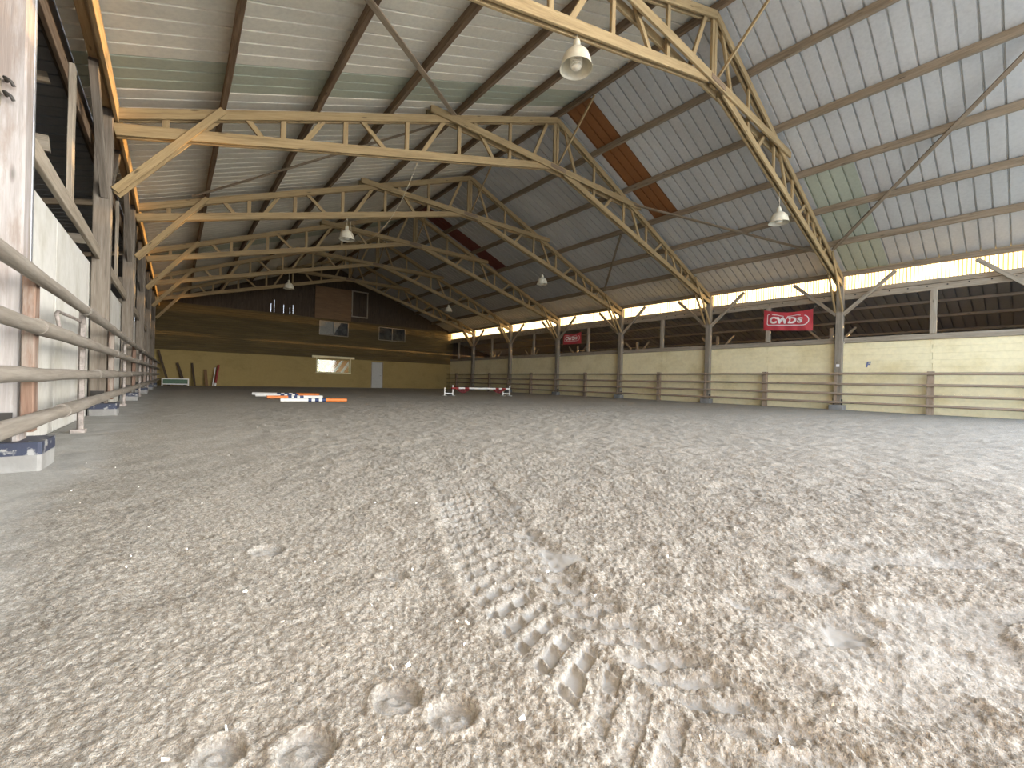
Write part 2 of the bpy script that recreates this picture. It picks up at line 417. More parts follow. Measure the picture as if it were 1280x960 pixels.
def footing():
    NA, NR = 1150, 900
    u = np.linspace(0, 1, NA, endpoint=False)
    ang = np.interp(u, np.array([0, .05, .13, .95, 1.0]), np.radians([-180, -75, -20, 110, 180]))      # bearing from +Y, clockwise
    dx, dy = np.sin(ang), np.cos(ang)
    with np.errstate(divide='ignore'):
        rx = np.where(dx > 0, X1 / np.maximum(dx, 1e-9), np.where(dx < 0, X0 / np.minimum(dx, -1e-9), 1e9))
        ry = np.where(dy > 0, YB / np.maximum(dy, 1e-9), np.where(dy < 0, YF / np.minimum(dy, -1e-9), 1e9))
    rmax = np.minimum(rx, ry); rmin = .30
    t = np.linspace(0, 1, NR)
    R = np.minimum(rmin * (39.5 / rmin) ** t[None, :], rmax[:, None])
    x = (R * dx[:, None]).ravel(); y = (R * dy[:, None]).ravel()
    Z, packed, low = surface(x, y)
    n = NA * NR
    verts = np.empty((n + 1, 3)); verts[:n, 0] = x; verts[:n, 1] = y; verts[:n, 2] = Z; verts[n] = (0, 0, 0)
    i = np.arange(NA)[:, None]; j = np.arange(NR - 1)[None, :]; ip = (i + 1) % NA
    quads = np.stack([i*NR + j, ip*NR + j, ip*NR + j + 1, i*NR + j + 1], -1).reshape(-1, 4)[:, ::-1]
    tris = np.stack([np.full(NA, n), ((np.arange(NA)+1) % NA)*NR, np.arange(NA)*NR], -1)
    me = bpy.data.meshes.new('floor')
    me.vertices.add(n + 1); me.vertices.foreach_set('co', verts.ravel())
    nq, nt_ = len(quads), len(tris)
    loops = np.concatenate([quads.ravel(), tris.ravel()])
    me.loops.add(len(loops)); me.loops.foreach_set('vertex_index', loops.astype(np.int32))
    me.polygons.add(nq + nt_)
    st = np.concatenate([np.arange(nq)*4, nq*4 + np.arange(nt_)*3]).astype(np.int32)
    me.polygons.foreach_set('loop_start', st)
    me.update(calc_edges=True); me.validate()
    me.polygons.foreach_set('use_smooth', np.ones(len(me.polygons), dtype=bool))
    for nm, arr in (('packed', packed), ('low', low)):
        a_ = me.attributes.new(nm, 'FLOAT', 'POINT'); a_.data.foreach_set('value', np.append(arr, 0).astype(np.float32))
    me.materials.append(M['footing'])
    o = bpy.data.objects.new('floor', me); COL.objects.link(o); o['kind'] = 'structure'
    o['label'] = 'grey fibre sand arena footing with tyre tracks and hoof prints'
footing()
g = MB(); g.quad((-70, -70, -.16), (90, -70, -.16), (90, 100, -.16), (-70, 100, -.16))
struct(g.build('ground', M['yard']), 'pale gravel yard outside the hall')

# loose pale chips on the footing
mb = MB()
cx_ = []
for k in range(110):
    rr = .8 * (14 ** random.random()); an = random.uniform(-.15, 1.5)
    x, y = rr*math.sin(an), rr*math.cos(an)
    if x < -.6: continue
    z = float(surface(np.array([x]), np.array([y]))[0][0]) + .002
    a_ = random.uniform(0, 6.3); l = random.uniform(.002, .007); w = l * random.uniform(.2, .6)
    dx, dy = math.cos(a_)*l, math.sin(a_)*l; ex, ey = -math.sin(a_)*w, math.cos(a_)*w
    mb.add([(x-dx-ex, y-dy-ey, z), (x+dx-ex, y+dy-ey, z+.003), (x+dx+ex, y+dy+ey, z+.006), (x-dx+ex, y-dy+ey, z+.002),
            (x-dx-ex, y-dy-ey, z-.012), (x+dx-ex, y+dy-ey, z-.012), (x+dx+ex, y+dy+ey, z-.012), (x-dx+ex, y-dy+ey, z-.012)],
           [(0, 1, 2, 3), (4, 7, 6, 5), (0, 4, 5, 1), (1, 5, 6, 2), (2, 6, 7, 3), (3, 7, 4, 0)])
tag(mb.build('wood_chips', M['chip']), 'tiny white wood chips scattered over the grey footing', 'wood chips', kind='stuff')

# ---- ribbed roofing sheets
RIB = .305
def sheets(name, xa, za, xb, zb, ya, yb, mats, pick, nseg=6, th=.0):
    """ribbed sheets between eave line a and ridge line b, ribs running up the slope"""
    mb = MB()
    prof = [(0, 0), (.248, 0), (.256, .048), (.284, .048), (.292, 0)]      # one rib: pan, rib, pan
    ys = []; y = ya
    while y < yb - 1e-6:
        for (q, hz) in prof:
            if y + q <= yb: ys.append((y + q, hz))
        y += RIB
    ys.append((yb, 0))
    nx, nz = -(zb - za), (xb - xa); l = math.hypot(nx, nz); nx, nz = nx/l, nz/l
    if nz < 0: nx, nz = -nx, -nz
    n = len(ys); vs = []
    for k in range(nseg + 1):
        q = k / nseg; X, Z = xa + (xb-xa)*q, za + (zb-za)*q
        for (yy, hz) in ys: vs.append((X + nx*hz, yy, Z + nz*hz))
    fs = []; mi = []
    for k in range(nseg):
        xm = xa + (xb-xa)*(k+.5)/nseg
        for i in range(n - 1):
            fs.append((k*n+i, k*n+i+1, (k+1)*n+i+1, (k+1)*n+i)); mi.append(pick(xm, .5*(ys[i][0]+ys[i+1][0])))
    mb.add(vs, fs); mb.mi = mi
    return mb.build(name, mats)
def pick_r(x, y):
    if 8.45 < y < 9.45 and x < 14.5: return 2
    if 18.75 < y < 19.8 and x < 14.5: return 3
    if 3.35 < y < 4.6 and x > 14.5: return 1
    return 0
def pick_l(x, y):
    if 8.40 < y < 9.34: return 1
    if 21.5 < y < 22.4: return 1
    return 0
roofm = [M['sheet'], M['sheet_green'], M['sheet_rust'], M['sheet_maroon']]
struct(sheets('ceiling', XC + 10.5, P(XC+10.5)+.205, XC, P(XC)+.205, YF - .3, YB + .4, roofm, pick_r, 6), 'ribbed grey roofing sheets with two rust brown strips')
struct(sheets('ceiling', XC - 10.5, P(XC-10.5)+.205, XC, P(XC)+.205, YF - .3, YB + .4, [M['sheet_lit_tint'], M['sheet_green']], pick_l, 6), 'ribbed grey roofing sheets on the slope without brown strips')
mb = MB(); rz = P(XC) + .205
mb.add([(XC-.35, YF-.3, rz-.07), (XC, YF-.3, rz+.10), (XC+.35, YF-.3, rz-.07), (XC-.35, YB+.4, rz-.07), (XC, YB+.4, rz+.10), (XC+.35, YB+.4, rz-.07)], [(0, 1, 4, 3), (1, 2, 5, 4)])
struct(mb.build('ceiling', M['sheet']), 'metal ridge capping')
# lean-to roofs either side
LTX = 25.2
struct(sheets('ceiling', LTX, 3.1, 19.84, 4.42, YF - .3, YB + .4, [M['sheet_dark']], lambda x, y: 0, 3), 'dull ribbed lean-to roofing beyond the cream wall')
struct(sheets('ceiling', -6.2, 3.4, -1.19, 4.62, YF - .3, YB + .4, [M['sheet_dark']], lambda x, y: 0, 3), 'dull ribbed lean-to roofing beyond the pale panel wall')

# ---- clerestory strips of fluted clear sheet
def fluted(name, x, z0, z1, ya, yb, mat):
    mb = MB(); n = int((yb - ya) / .0127); vs, fs = [], []
    for i in range(n + 1):
        y = ya + (yb-ya)*i/n; dx = .009*math.sin(2*math.pi*y/.076)
        vs += [(x + dx, y, z0), (x + dx, y, z1)]
    fs = [(2*i, 2*i+2, 2*i+3, 2*i+1) for i in range(n)]
    mb.add(vs, fs, None, 0, True); return mb.build(name, mat)
struct(fluted('window_5', 19.82, 4.55, 5.24, YF, YB, M['clear_strip']), 'bright fluted clear strip under the eave above the cream wall')
mb = MB(); mb.bar((-1.215, YF, 4.72), (-1.215, YB, 4.72), .03, .44); mb.bar((-1.22, YF, 5.08), (-1.22, YB, 5.08), .03, .27)
struct(mb.build('trim_7', M['dark_board']), 'brown boards closing the eave above the pale panel wall')

# ---- side wall with the cream boards
mb = MB()
z = 0.0
ybreaks = [YF] + [Y1 - BAY + 2.5*k for k in range(1, 14)] + [YB]
nb = 11; bh = 2.52 / nb
for k in range(nb):
    for a_, c_ in zip(ybreaks[:-1], ybreaks[1:]):
        mb.bar((19.79, a_ + .004, k*bh + bh/2), (19.79, c_ - .004, k*bh + bh/2), .10, bh - .001, (0, 0, 1), .004)
struct(mb.build('wall_right', M['cream']), 'cream painted board wall behind the log rails')
mb = MB()
for k, yc in enumerate([y for y in ybreaks[1:-1] if abs((y - Y1) / BAY - round((y - Y1) / BAY)) > .2]):
    for zz in (.35, 1.05, 1.72, 2.08, 2.36): mb.box((19.728, yc - .05, zz), (19.739, yc + .05, zz + .13))
struct(mb.build('trim_1', M['cream']), 'small cream cover plates on the board joints')
mb = MB()
yy = [YF] + [Y1 - BAY + BAY*k for k in range(0, 7)] + [YB]
for a_, c_ in zip(yy[:-1], yy[1:]):
    mb.bar((19.76, a_ + .12, 2.62), (19.76, c_ - .12, 2.62), .17, .19, (0, 0, 1), .01, 0, 6, .006)
struct(mb.build('trim_2', M['stud']), 'grey capping beam along the top of the cream wall')
# bolted beams below the clear strip
mb = MB()
mb.bar((19.80, YF, 4.48), (19.80, YB, 4.48), .07, .16); mb.bar((19.76, YF, 4.27), (19.76, YB, 4.27), .10, .21)
struct(mb.build('trim_3', M['stud']), 'long grey bolted beams under the clear strip')
mb = MB()
y = YF + .2
while y < YB:
    mb.lathe((19.70, y, 4.27), [(0, 0)], 3) if False else mb.tube([(19.712, y, 4.31), (19.69, y, 4.31)], .022, 8); y += .48
struct(mb.build('trim_4', M['iron']), 'row of dark bolt heads on the long beam')

# ---- side wall with the pale concrete panels
mb = MB()
for a_, c_ in zip(yy[:-1], yy[1:]):
    for q0, q1 in ((0, .5), (.5, 1)):
        ya, yb = a_ + (c_-a_)*q0, a_ + (c_-a_)*q1
        mb.box((-1.22, ya + .004, -.1), (-1.095, yb - .004, 2.46), 0, .008)
struct(mb.build('wall_left', M['panel_pale']), 'pale limewashed concrete panels behind the grey log rails')
mb = MB()
for a_, c_ in zip(yy[:-1], yy[1:]):
    mb.bar((-1.0, a_ + .10, 2.63), (-1.0, c_ - .10, 2.63), .05, .19, (0, 0, 1), .006, 0, 5, .008)
struct(mb.build('trim_5', M['post']), 'weathered planks capping the pale panel wall')
mb = MB()
mb.bar((-1.15, YF, 4.52), (-1.15, YB, 4.52), .05, .20)
struct(mb.build('trim_6', M['purlin']), 'long beam carrying the lean-to roof by the pale panels')

# ---- lean-to ends and backs (dark boards)
def boards(mb, p0, p1, z0, z1, w=.17, gap=.006, t=.025):
    p0, p1 = V(p0), V(p1); L = (p1-p0).length; n = max(1, int(L / w)); d = (p1-p0)/n; u = d.normalized()
    for k in range(n):
        a_ = p0 + d*(k+.5)
        za, zb = (z0(k/n), z1((k+.5)/n)) if callable(z1) else (z0, z1)
        mb.bar((a_.x, a_.y, za), (a_.x, a_.y, zb), d.length - gap, t, (-u.y, u.x, 0), .003)
mb = MB(); boards(mb, (LTX, YF, 0), (LTX, YB, 0), -.15, 3.08); [boards(mb, (19.86, yy_, 0), (LTX, yy_, 0), lambda q: -.15, lambda q: 4.44 - 1.30*q) for yy_ in (YF - .1, YB + .1)]
struct(mb.build('wall_lean_to_right', M['dark_board']), 'dark boards closing the lean-to beyond the cream wall')
mb = MB(); boards(mb, (-6.2, YF, 0), (-6.2, YB, 0), -.15, 3.38); [boards(mb, (-6.2, yy_, 0), (-1.24, yy_, 0), lambda q: -.15, lambda q: 3.42 + 1.2*q) for yy_ in (YF - .1, YB + .1)]
struct(mb.build('wall_lean_to_left', M['dark_board']), 'dark boards closing the lean-to beyond the pale panels')

# ---- back wall
def holed(mb, y0, y1, xs, zs, skip, mi=0):
    for i, (a_, c_) in enumerate(zip(xs[:-1], xs[1:])):
        for j, (e, f) in enumerate(zip(zs[:-1], zs[1:])):
            if (i, j) in skip: continue
            mb.box((a_, y0, e), (c_, y1, f), mi, .0005)
mb = MB()
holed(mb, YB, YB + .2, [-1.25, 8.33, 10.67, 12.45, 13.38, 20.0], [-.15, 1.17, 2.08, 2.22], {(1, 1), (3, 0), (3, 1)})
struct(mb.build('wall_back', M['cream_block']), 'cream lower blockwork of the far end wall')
mb = MB()
rows = 20; z0, z1 = 2.22, 5.22; rh = (z1 - z0)/rows
holes = [(8.43, 10.53, 3.97, 5.02), (13.0, 15.27, 3.95, 5.0)]
for k in range(rows):
    za, zb = z0 + rh*k, z0 + rh*(k+1); zm = (za+zb)/2
    segs = [(-1.25, 20.0)]
    for (hx0, hx1, hz0, hz1) in holes:
        if hz0 < zm < hz1:
            segs = [s_ for (a_, c_) in segs for s_ in ((a_, min(c_, hx0)), (max(a_, hx1), c_)) if s_[1] - s_[0] > .01]
    for (a_, c_) in segs: mb.box((a_, YB + .03 + random.uniform(0, .006), za + .004), (c_, YB + .2, zb - .004), 0, .008)
struct(mb.build('wall_back', M['brown_cladding']), 'dark brown cladding over the cream blockwork of the far end wall')
mb = MB(); mb.box((-1.25, YB + .25, 2.24), (20.0, YB + .27, 5.3), 0, .003)
struct(mb.build('trim_9', M['dark_board']), 'dark lining behind the brown cladding')
# gable boards above, with thin daylight gaps
mb = MB(); x = -1.2
while x < 19.9:
    zt = P(x + .1) + .255
    if zt > 5.26:
        gap = .011 if (4.9 < x < 7.8 and random.random() < .38) else .0
        zc = min(zt, 5.22 + random.uniform(.5, 1.15))
        if 8.1 < x + .1 < 12.0: mb.box((x, YB + .05, min(zt, 7.6)), (x + .2, YB + .08, zt), 0, .003) if zt > 7.65 else None
        else:
            mb.box((x, YB + .05, zc), (x + .2, YB + .08, zt), 0, .003)
            mb.box((x + gap, YB + .05, 5.2), (x + .2, YB + .08, zc), 0, .003)
    x += .2
struct(mb.build('wall_back', M['dark_board']), 'dark vertical boards in the far gable with thin daylight gaps')
mb = MB(); mb.box((7.9, YB + .085, 5.18), (12.2, YB + .10, 8.2), 0, .003); struct(mb.build('trim_8', M['dark_board']), 'dark lining behind the loft hatch')
mb = MB(); mb.box((8.08, YB - .02, 5.2), (10.72, YB + .07, 7.6))
for xx in (8.9, 9.8): mb.box((xx - .004, YB - .026, 5.22), (xx + .004, YB - .02, 7.58))
d2 = struct(mb.build('door_2', M['brown_panel']), 'brown boarded loft hatch high in the far gable')
mb = MB()
for a_, c_ in (((10.78, 5.55), (10.78, 7.6)), ((11.98, 5.55), (11.98, 7.6)), ((10.72, 5.6), (12.04, 5.6)), ((10.72, 7.6), (12.04, 7.6))):
    mb.bar((a_[0], YB, a_[1]), (c_[0], YB, c_[1]), .09, .07, (0, 1, 0))
wf = struct(mb.build('window_4', M['stud']), 'dark gable window with a pale timber frame beside the loft hatch')
mb = MB(); mb.box((10.74, YB + .06, 5.2), (12.0, YB + .10, 7.62)); mb.box((11.36, YB + .02, 5.6), (11.42, YB + .06, 7.6))
mb.build('dark_panel', M['dark_board'], wf)
# windows
def casement(name, x0, x1, z0, z1, label):
    mb = MB(); t = .05
    for a_, c_ in (((x0, z0), (x1, z0)), ((x0, z1), (x1, z1)), ((x0, z0), (x0, z1)), ((x1, z0), (x1, z1)), (((x0+x1)/2, z0), ((x0+x1)/2, z1))):
        mb.bar((a_[0], YB + .06, a_[1]), (c_[0], YB + .06, c_[1]), t, t + .03, (0, 1, 0))
    f = struct(mb.build(name, M['stud']), label)
    mb = MB(); mb.box((x0 - .2, YB + .21, z0 - .2), (x1 + .2, YB + .23, z1 + .2)); mb.build('lining', M['dark_board'], f)
    return f
f = casement('window_2', 8.43, 10.53, 3.97, 5.02, 'upper far window with one frosted and one dark pane')
mb = MB(); mb.box((8.43, YB + .08, 3.97), (9.48, YB + .09, 5.02)); mb.build('frosted_pane', M['frosted'], f)
mb = MB(); mb.box((9.48, YB + .08, 3.97), (10.53, YB + .09, 5.02)); mb.build('pane', M['glass'], f)
mb = MB(); mb.add([(9.42, YB+.05, 3.99), (10.0, YB+.05, 5.0), (9.42, YB+.05, 5.0), (9.42, YB+.062, 3.99), (10.0, YB+.062, 5.0), (9.42, YB+.062, 5.0)], [(0, 1, 2), (5, 4, 3), (0, 3, 4, 1), (1, 4, 5, 2), (2, 5, 3, 0)])
mb.build('frosted_flap', M['frosted'], f)
f = casement('window_3', 13.0, 15.27, 3.95, 5.0, 'upper far window of dark glass nearer the banner side')
mb = MB(); mb.box((13.0, YB + .08, 3.95), (14.13, YB + .09, 5.0)); mb.build('pane', M['glass'], f)
mb = MB(); mb.box((14.13, YB + .08, 3.95), (15.27, YB + .09, 5.0)); mb.build('pane', M['glass'], f)
mb = MB()
mb.bar((7.95, YB - .03, 2.30), (11.05, YB - .03, 2.30), .08, .16); mb.bar((8.26, YB - .02, 1.1), (8.26, YB - .02, 2.22), .06, .12, (0, 1, 0))
mb.bar((10.74, YB - .02, 1.1), (10.74, YB - .02, 2.22), .06, .12, (0, 1, 0)); mb.bar((8.2, YB - .03, 1.12), (10.8, YB - .03, 1.12), .08, .07)
f = struct(mb.build('window_1', M['cream']), 'bright low window in the cream far wall')
mb = MB(); mb.box((8.33, YB + .1, 1.17), (10.67, YB + .106, 2.22)); mb.build('pane', M['clear_glass'], f)
# door
mb = MB(); mb.box((12.46, YB + .02, 0), (13.37, YB + .08, 2.10), 0, .004)
for (e, f_) in ((.18, .95), (1.08, 1.9)): mb.box((12.62, YB + .012, e), (13.21, YB + .022, f_), 0, .004)
d1 = struct(mb.build('door_1', M['door_grey']), 'pale grey door in the cream far wall')
mb = MB()
mb.bar((12.45, YB, 0), (12.45, YB, 2.1), .06, .06, (0, 1, 0)); mb.bar((13.38, YB, 0), (13.38, YB, 2.1), .06, .06, (0, 1, 0)); mb.bar((12.42, YB, 2.1), (13.41, YB, 2.1), .06, .06)
mb.build('door_frame', M['stud'], d1)
mb = MB(); mb.tube([(13.24, YB + .02, 1.0), (13.24, YB - .05, 1.0), (13.12, YB - .05, 1.0)], .012, 8); mb.build('door_handle', M['iron'], d1)

# ================================================================== TIMBER FRAMES
def zt(x): return P(x) - .09
def zb(x): return 4.72 + (7.58 - 4.72) * (min(x, 2*XC - x) + .85) / (XC + .85)
def make_truss():
    root = empty('roof_truss', (XC, 0, 5.0), 'x', 'roof truss', 'lattice roof trusses')
    O = V((XC, 0, 5.0))
    L = lambda x, y, z: V((x, y, z)) - O
    def part(name, mb, mat=M['truss']): return mb.build(name, mat, root)
    for s in (-1, 1):
        mx = (lambda x: x) if s < 0 else (lambda x: 2*XC - x)
        mb = MB()
        for dy in (-.057, .057):
            mb.bar(L(mx(-.85), dy, zt(-.85)), L(mx(XC), dy, zt(XC)), .05, .17, (0, 0, 1), .005, 0, 8, .004)
        part('top_chord', mb)
        mb = MB()
        for dy in (-.057, .057):
            mb.bar(L(mx(-.85), dy, zb(-.85)), L(mx(8.95), dy, zb(8.95)), .05, .19, (0, 0, 1), .005, 0, 8, .004)
        part('bottom_chord', mb)
        for xv in (-.2, 1.63, 2.85, 4.29, 5.75, 7.45):
            mb = MB(); mb.bar(L(mx(xv), 0, zb(xv) - .06), L(mx(xv), 0, zt(xv) + .06), .10, .055, (0, 1, 0), .004); part('strut', mb)
        for (xt, xb) in ((.95, 1.36), (2.47, 1.95), (3.12, 3.85), (5.36, 4.62), (6.15, 6.95), (8.95, 8.2)):
            mb = MB(); mb.bar(L(mx(xb), 0, zb(xb) - .04), L(mx(xt), 0, zt(xt) + .04), .10, .055, (0, 1, 0), .004); part('diagonal', mb)
        mb = MB()      # knee brace to the post
        for dy in (-.11, .11):
            mb.bar(L(mx(-.82), dy, 3.70), L(mx(.62), dy, P(.62) - .03), .045, .12, (0, 0, 1), .005)
        part('knee_brace', mb)
    mb = MB()
    for dy in (-.112, .112):
        mb.bar(L(4.85, dy, 7.50), L(2*XC - 4.85, dy, 7.50), .05, .19, (0, 0, 1), .005, 0, 8, .004)
    part('collar', mb)
    mb = MB()
    for dx in (-.06, .06): mb.bar(L(XC + dx, 0, 7.45), L(XC + dx, 0, 9.0), .10, .06, (0, 1, 0), .004)
    part('king_post', mb)
    mb = MB(); mb.bar(L(XC + .02, -.10, 7.62), L(XC + .05, -1.5, 9.12), .045, .06, (0, 0, 1), .004); part('ridge_prop', mb)
    mb = MB()
    for dy in (-.142, .142): mb.box(L(XC - .32, dy - .003, 7.44), L(XC + .32, dy + .003, 7.56), 0, .001)
    part('splice_plate', mb, M['purlin'])
    return root
truss = make_truss()
TL = ['pale lattice roof truss nearest the camera, with a large lamp hanging from it', 'pale lattice roof truss second from the camera, in front of the brown roof strip',
      'lattice roof truss third from the camera, with a looping cable at its lamp', 'dim lattice roof truss fourth from the camera', 'dim lattice roof truss fifth from the camera, third last to bear lamps',
      'darkest lattice roof truss, sixth and closest to the far wall']
TL[4] = 'dim lattice roof truss fifth from the camera, second closest to the far wall'
for k, y in enumerate(FRAMES):
    if k == 0: truss.location = (XC, y, 5.0); truss['label'] = TL[0]
    else: dup(truss, (XC, y, 5.0), TL[k])

# ---- posts by the cream wall
def make_post(sgn, matshaft):
    x = XR if sgn > 0 else XL
    root = empty('timber_post', (x, 0, 0), 'x', 'post', 'roof posts beside the cream wall' if sgn > 0 else 'roof posts beside the pale panel wall')
    mb = MB(); mb.bar((0, 0, .19), (0, 0, 5.01), .22, .22, (0, 1, 0), .012, 0, 8, .002); mb.build('shaft', matshaft, root)
    mb = MB(); mb.bar((-sgn*.07, 0, -.12), (-sgn*.07, 0, .19), .34, .46, (0, 1, 0), .02); pl = mb.build('plinth', M['concrete'], root)
    for dy in (-.123, .123):
        mb = MB(); mb.box((-.08, dy - .01, .16), (.08, dy + .01, .40), 0, .003); mb.build('steel_shoe', M['iron'], root)
    for s in (-1, 1):
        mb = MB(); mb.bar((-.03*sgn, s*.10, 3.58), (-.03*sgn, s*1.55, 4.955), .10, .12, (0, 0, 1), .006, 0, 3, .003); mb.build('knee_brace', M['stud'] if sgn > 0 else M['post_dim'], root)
    return root
rp = make_post(1, M['post'])
plt = MB(); plt.box((-.118, -.05, 1.62), (-.111, .05, 1.72), 0, .001); 
RL = ['weathered timber post at the cream wall carrying a small white plate, beside the near banner', 'weathered timber post at the cream wall, second along from the nearest truss',
      'timber post at the cream wall under the third truss', 'brown timber post at the cream wall beside the far red banner', 'dark timber post at the cream wall under the fifth truss', 'darkest timber post at the cream wall, next to the far corner']
for k, y in enumerate(FRAMES):
    if k == 0: rp.location = (XR, y, 0); rp['label'] = RL[0]
    else: dup(rp, (XR, y, 0), RL[k])
dup(rp, (XR, Y1 - BAY, 0), 'timber post at the cream wall by the open end, mostly outside the frame')
plt.build('white_plate', M['white_vinyl'], rp)

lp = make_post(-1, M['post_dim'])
mb = MB(); mb.bar((.07, 0, .195), (.07, 0, .105), .345, .465, (0, 1, 0), .02); bt = mb.build('bitumen_band', M['bitumen'], lp)
LL = [None, 'weathered timber post standing in the gap between the two nearest pale panels', 'weathered timber post at the pale panel wall under the third truss',
      'timber post at the pale panel wall under the fourth truss', 'dark timber post at the pale panel wall under the fifth truss', 'dark timber post at the pale panel wall under the sixth truss']
for k in range(1, 6):
    if k == 1: lp.location = (XL, FRAMES[1], 0); lp['label'] = LL[1]
    else: dup(lp, (XL, FRAMES[k], 0), LL[k])
# the nearest one: whitewashed, steel edge, ring bolts
near = dup(lp, (XL, FRAMES[0], 0), 'broad whitewashed timber post with a steel edge, at the very edge of the picture')
for ch in list(near.children):
    if ch.name.startswith('shaft'):
        mb = MB(); mb.bar((0, 0, .19), (.0, 0, 5.01), .22, .22, (0, 1, 0), .012, 0, 8, .002)
        nb_ = mb.build('shaft', M['post_white'], near); bpy.data.objects.remove(ch); break
mb = MB(); mb.box((.07, .111, 1.42), (.117, .117, 4.6), 0, .001); mb.box((.111, .07, 1.42), (.117, .117, 4.6), 0, .001); mb.build('steel_edge', M['steel'], near)
mb = MB()
for zz in (2.62, 2.72): mb.tube([(.02, -.105, zz), (.02, -.16, zz), (.05, -.17, zz - .02), (.06, -.15, zz - .04)], .012, 6)
mb.build('hook', M['iron'], near)

# ---- purlins
def purlin(x, mat, label, w=.085, t=.20, name='roof_purlin'):
    mb = MB(); yb_ = [YF - .2] + FRAMES + [YB + .03]
    mb.bar((x, YF - .2, P(x) + t/2), (x, YB + .03, P(x) + t/2), w, t, (0, 0, 1), .008, 0, 40, .007)
    o = mb.build(name, mat, None, 'base'); tag(o, label, 'purlin', 'roof purlins'); return o
LX = [7.40, 5.70, 3.85, 2.25, .62]; RX = [11.0, 12.76, 14.5, 16.15, 17.8]
for k, x in enumerate(LX): purlin(x, M['purlin'], f'brown roof purlin {["next to", "second from", "third from", "fourth from", "fifth from"][k]} the ridge, on the slope over the pale panel wall')
for k, x in enumerate(RX): purlin(x, M['purlin_pale'], f'greyed roof purlin {["next to", "second from", "third from", "fourth from", "fifth from"][k]} the ridge, on the slope over the red banners')
purlin(XC, M['purlin'], 'dark ridge beam along the very top of the roof', .10, .17, 'ridge_beam')
purlin(XR, M['purlin_pale'], 'eave beam resting on the posts above the bright clear strip', .12, .17, 'eave_purlin')
purlin(XL + .02, M['eave_sun_tint'], 'glowing orange eave beam on the posts above the pale panels', .10, .17, 'eave_purlin')
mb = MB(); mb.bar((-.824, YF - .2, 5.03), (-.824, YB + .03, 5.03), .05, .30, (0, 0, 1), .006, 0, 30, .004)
tag(mb.build('eave_plank', M['eave_sun_tint'], None, 'base'), 'sunlit orange plank facing the eave beam above the pale panels', 'plank')

# ---- wind braces under the purlins
def brace(a_, c_, label, mat, w=.10):
    mb = MB(); p = V((a_[0], a_[1], P(a_[0]) - .025)); q = V((c_[0], c_[1], P(c_[0]) - .025))
    mb.bar(p, q, w, .04, (SLOPE if a_[0] > XC else -SLOPE, 0, 1), .004, 0, 4, .003)
    tag(mb.build('wind_brace', mat, None, 'base'), label, 'brace', 'diagonal wind braces under the roof')
brace((17.9, 4.5), (12.4, -.45), 'long diagonal board from the nearest cream wall post up past the frame edge', M['purlin_pale'])
brace((12.3, 10.55), (17.9, 4.95), 'diagonal board crossing from the brown roof strip down to the nearest truss', M['purlin_pale'])
brace((14.5, 11.0), (17.7, 14.4), 'diagonal board behind the second truss on the banner side', M['purlin_pale'])
brace((.5, 4.6), (5.55, 9.55), 'diagonal board under the roof between the two nearest trusses, over the pale wall', M['purlin_pale'])
brace((.3, 14.3), (5.6, 9.8), 'thin diagonal board seen between the second and third trusses, over the pale wall', M['purlin_pale'], .07)

# ---- studs above the cream wall and lean-to timbers
SL = ['nearest the open end', 'beside the red banner', 'past the second truss post', 'past the third truss post', 'past the far red banner', 'past the fifth truss post', 'by the far corner']
st0 = None
for k in range(7):
    y = Y1 - BAY/2 + BAY*k
    if y > YB - .5: continue
    if st0 is None:
        mb = MB(); mb.bar((0, 0, 0), (0, 0, 1.46), .12, .17, (0, 1, 0), .008, 0, 4, .003)
        st0 = mb.build('wall_stud', M['stud']); st0.location = (19.70, y, 2.715); o = st0
        tag(o, None, 'stud', 'short studs on the cream wall')
    else:
        o = st0.copy(); COL.objects.link(o); o.location = (19.70, y, 2.715)
    o['label'] = f'short grey stud on the cream wall capping beam, {SL[k]}'
# lean-to posts with an arm brace each, beyond the cream wall
lt = empty('lean_to_post', (22.6, 0, -.15), 'x', 'post', 'lean-to posts beyond the cream wall')
mb = MB(); mb.bar((0, 0, 0), (0, 0, 3.62), .13, .13, (0, 1, 0)); mb.build('shaft', M['stud'], lt)
for s in (-1, 1):
    mb = MB(); mb.bar((0, s*.06, 2.75), (0, s*.85, 3.60), .08, .09); mb.build('arm', M['stud'], lt)
for k in range(6):
    y = Y1 + 1.0 + BAY*k
    lab = f'thin post with angled arms beyond the cream wall, {ORD[k]} from the camera'
    if k == 0: lt.location = (22.6, y, -.15); lt['label'] = lab
    else: dup(lt, (22.6, y, -.15), lab)
def zl(x): return 4.42 - (x - 19.84) * (1.32 / 5.36)
for k, x in enumerate((21.2, 22.6, 24.2)):
    mb = MB(); mb.bar((x, YF, zl(x) - .07), (x, YB, zl(x) - .07), .06, .10, (0, 0, 1), .008, 0, 20, .005)
    tag(mb.build('lean_to_purlin', M['post_dim'], None, 'base'), f'lean-to purlin beyond the cream wall, {["highest", "middle", "lowest"][k]} of three', 'purlin', 'lean-to purlins beyond the cream wall')
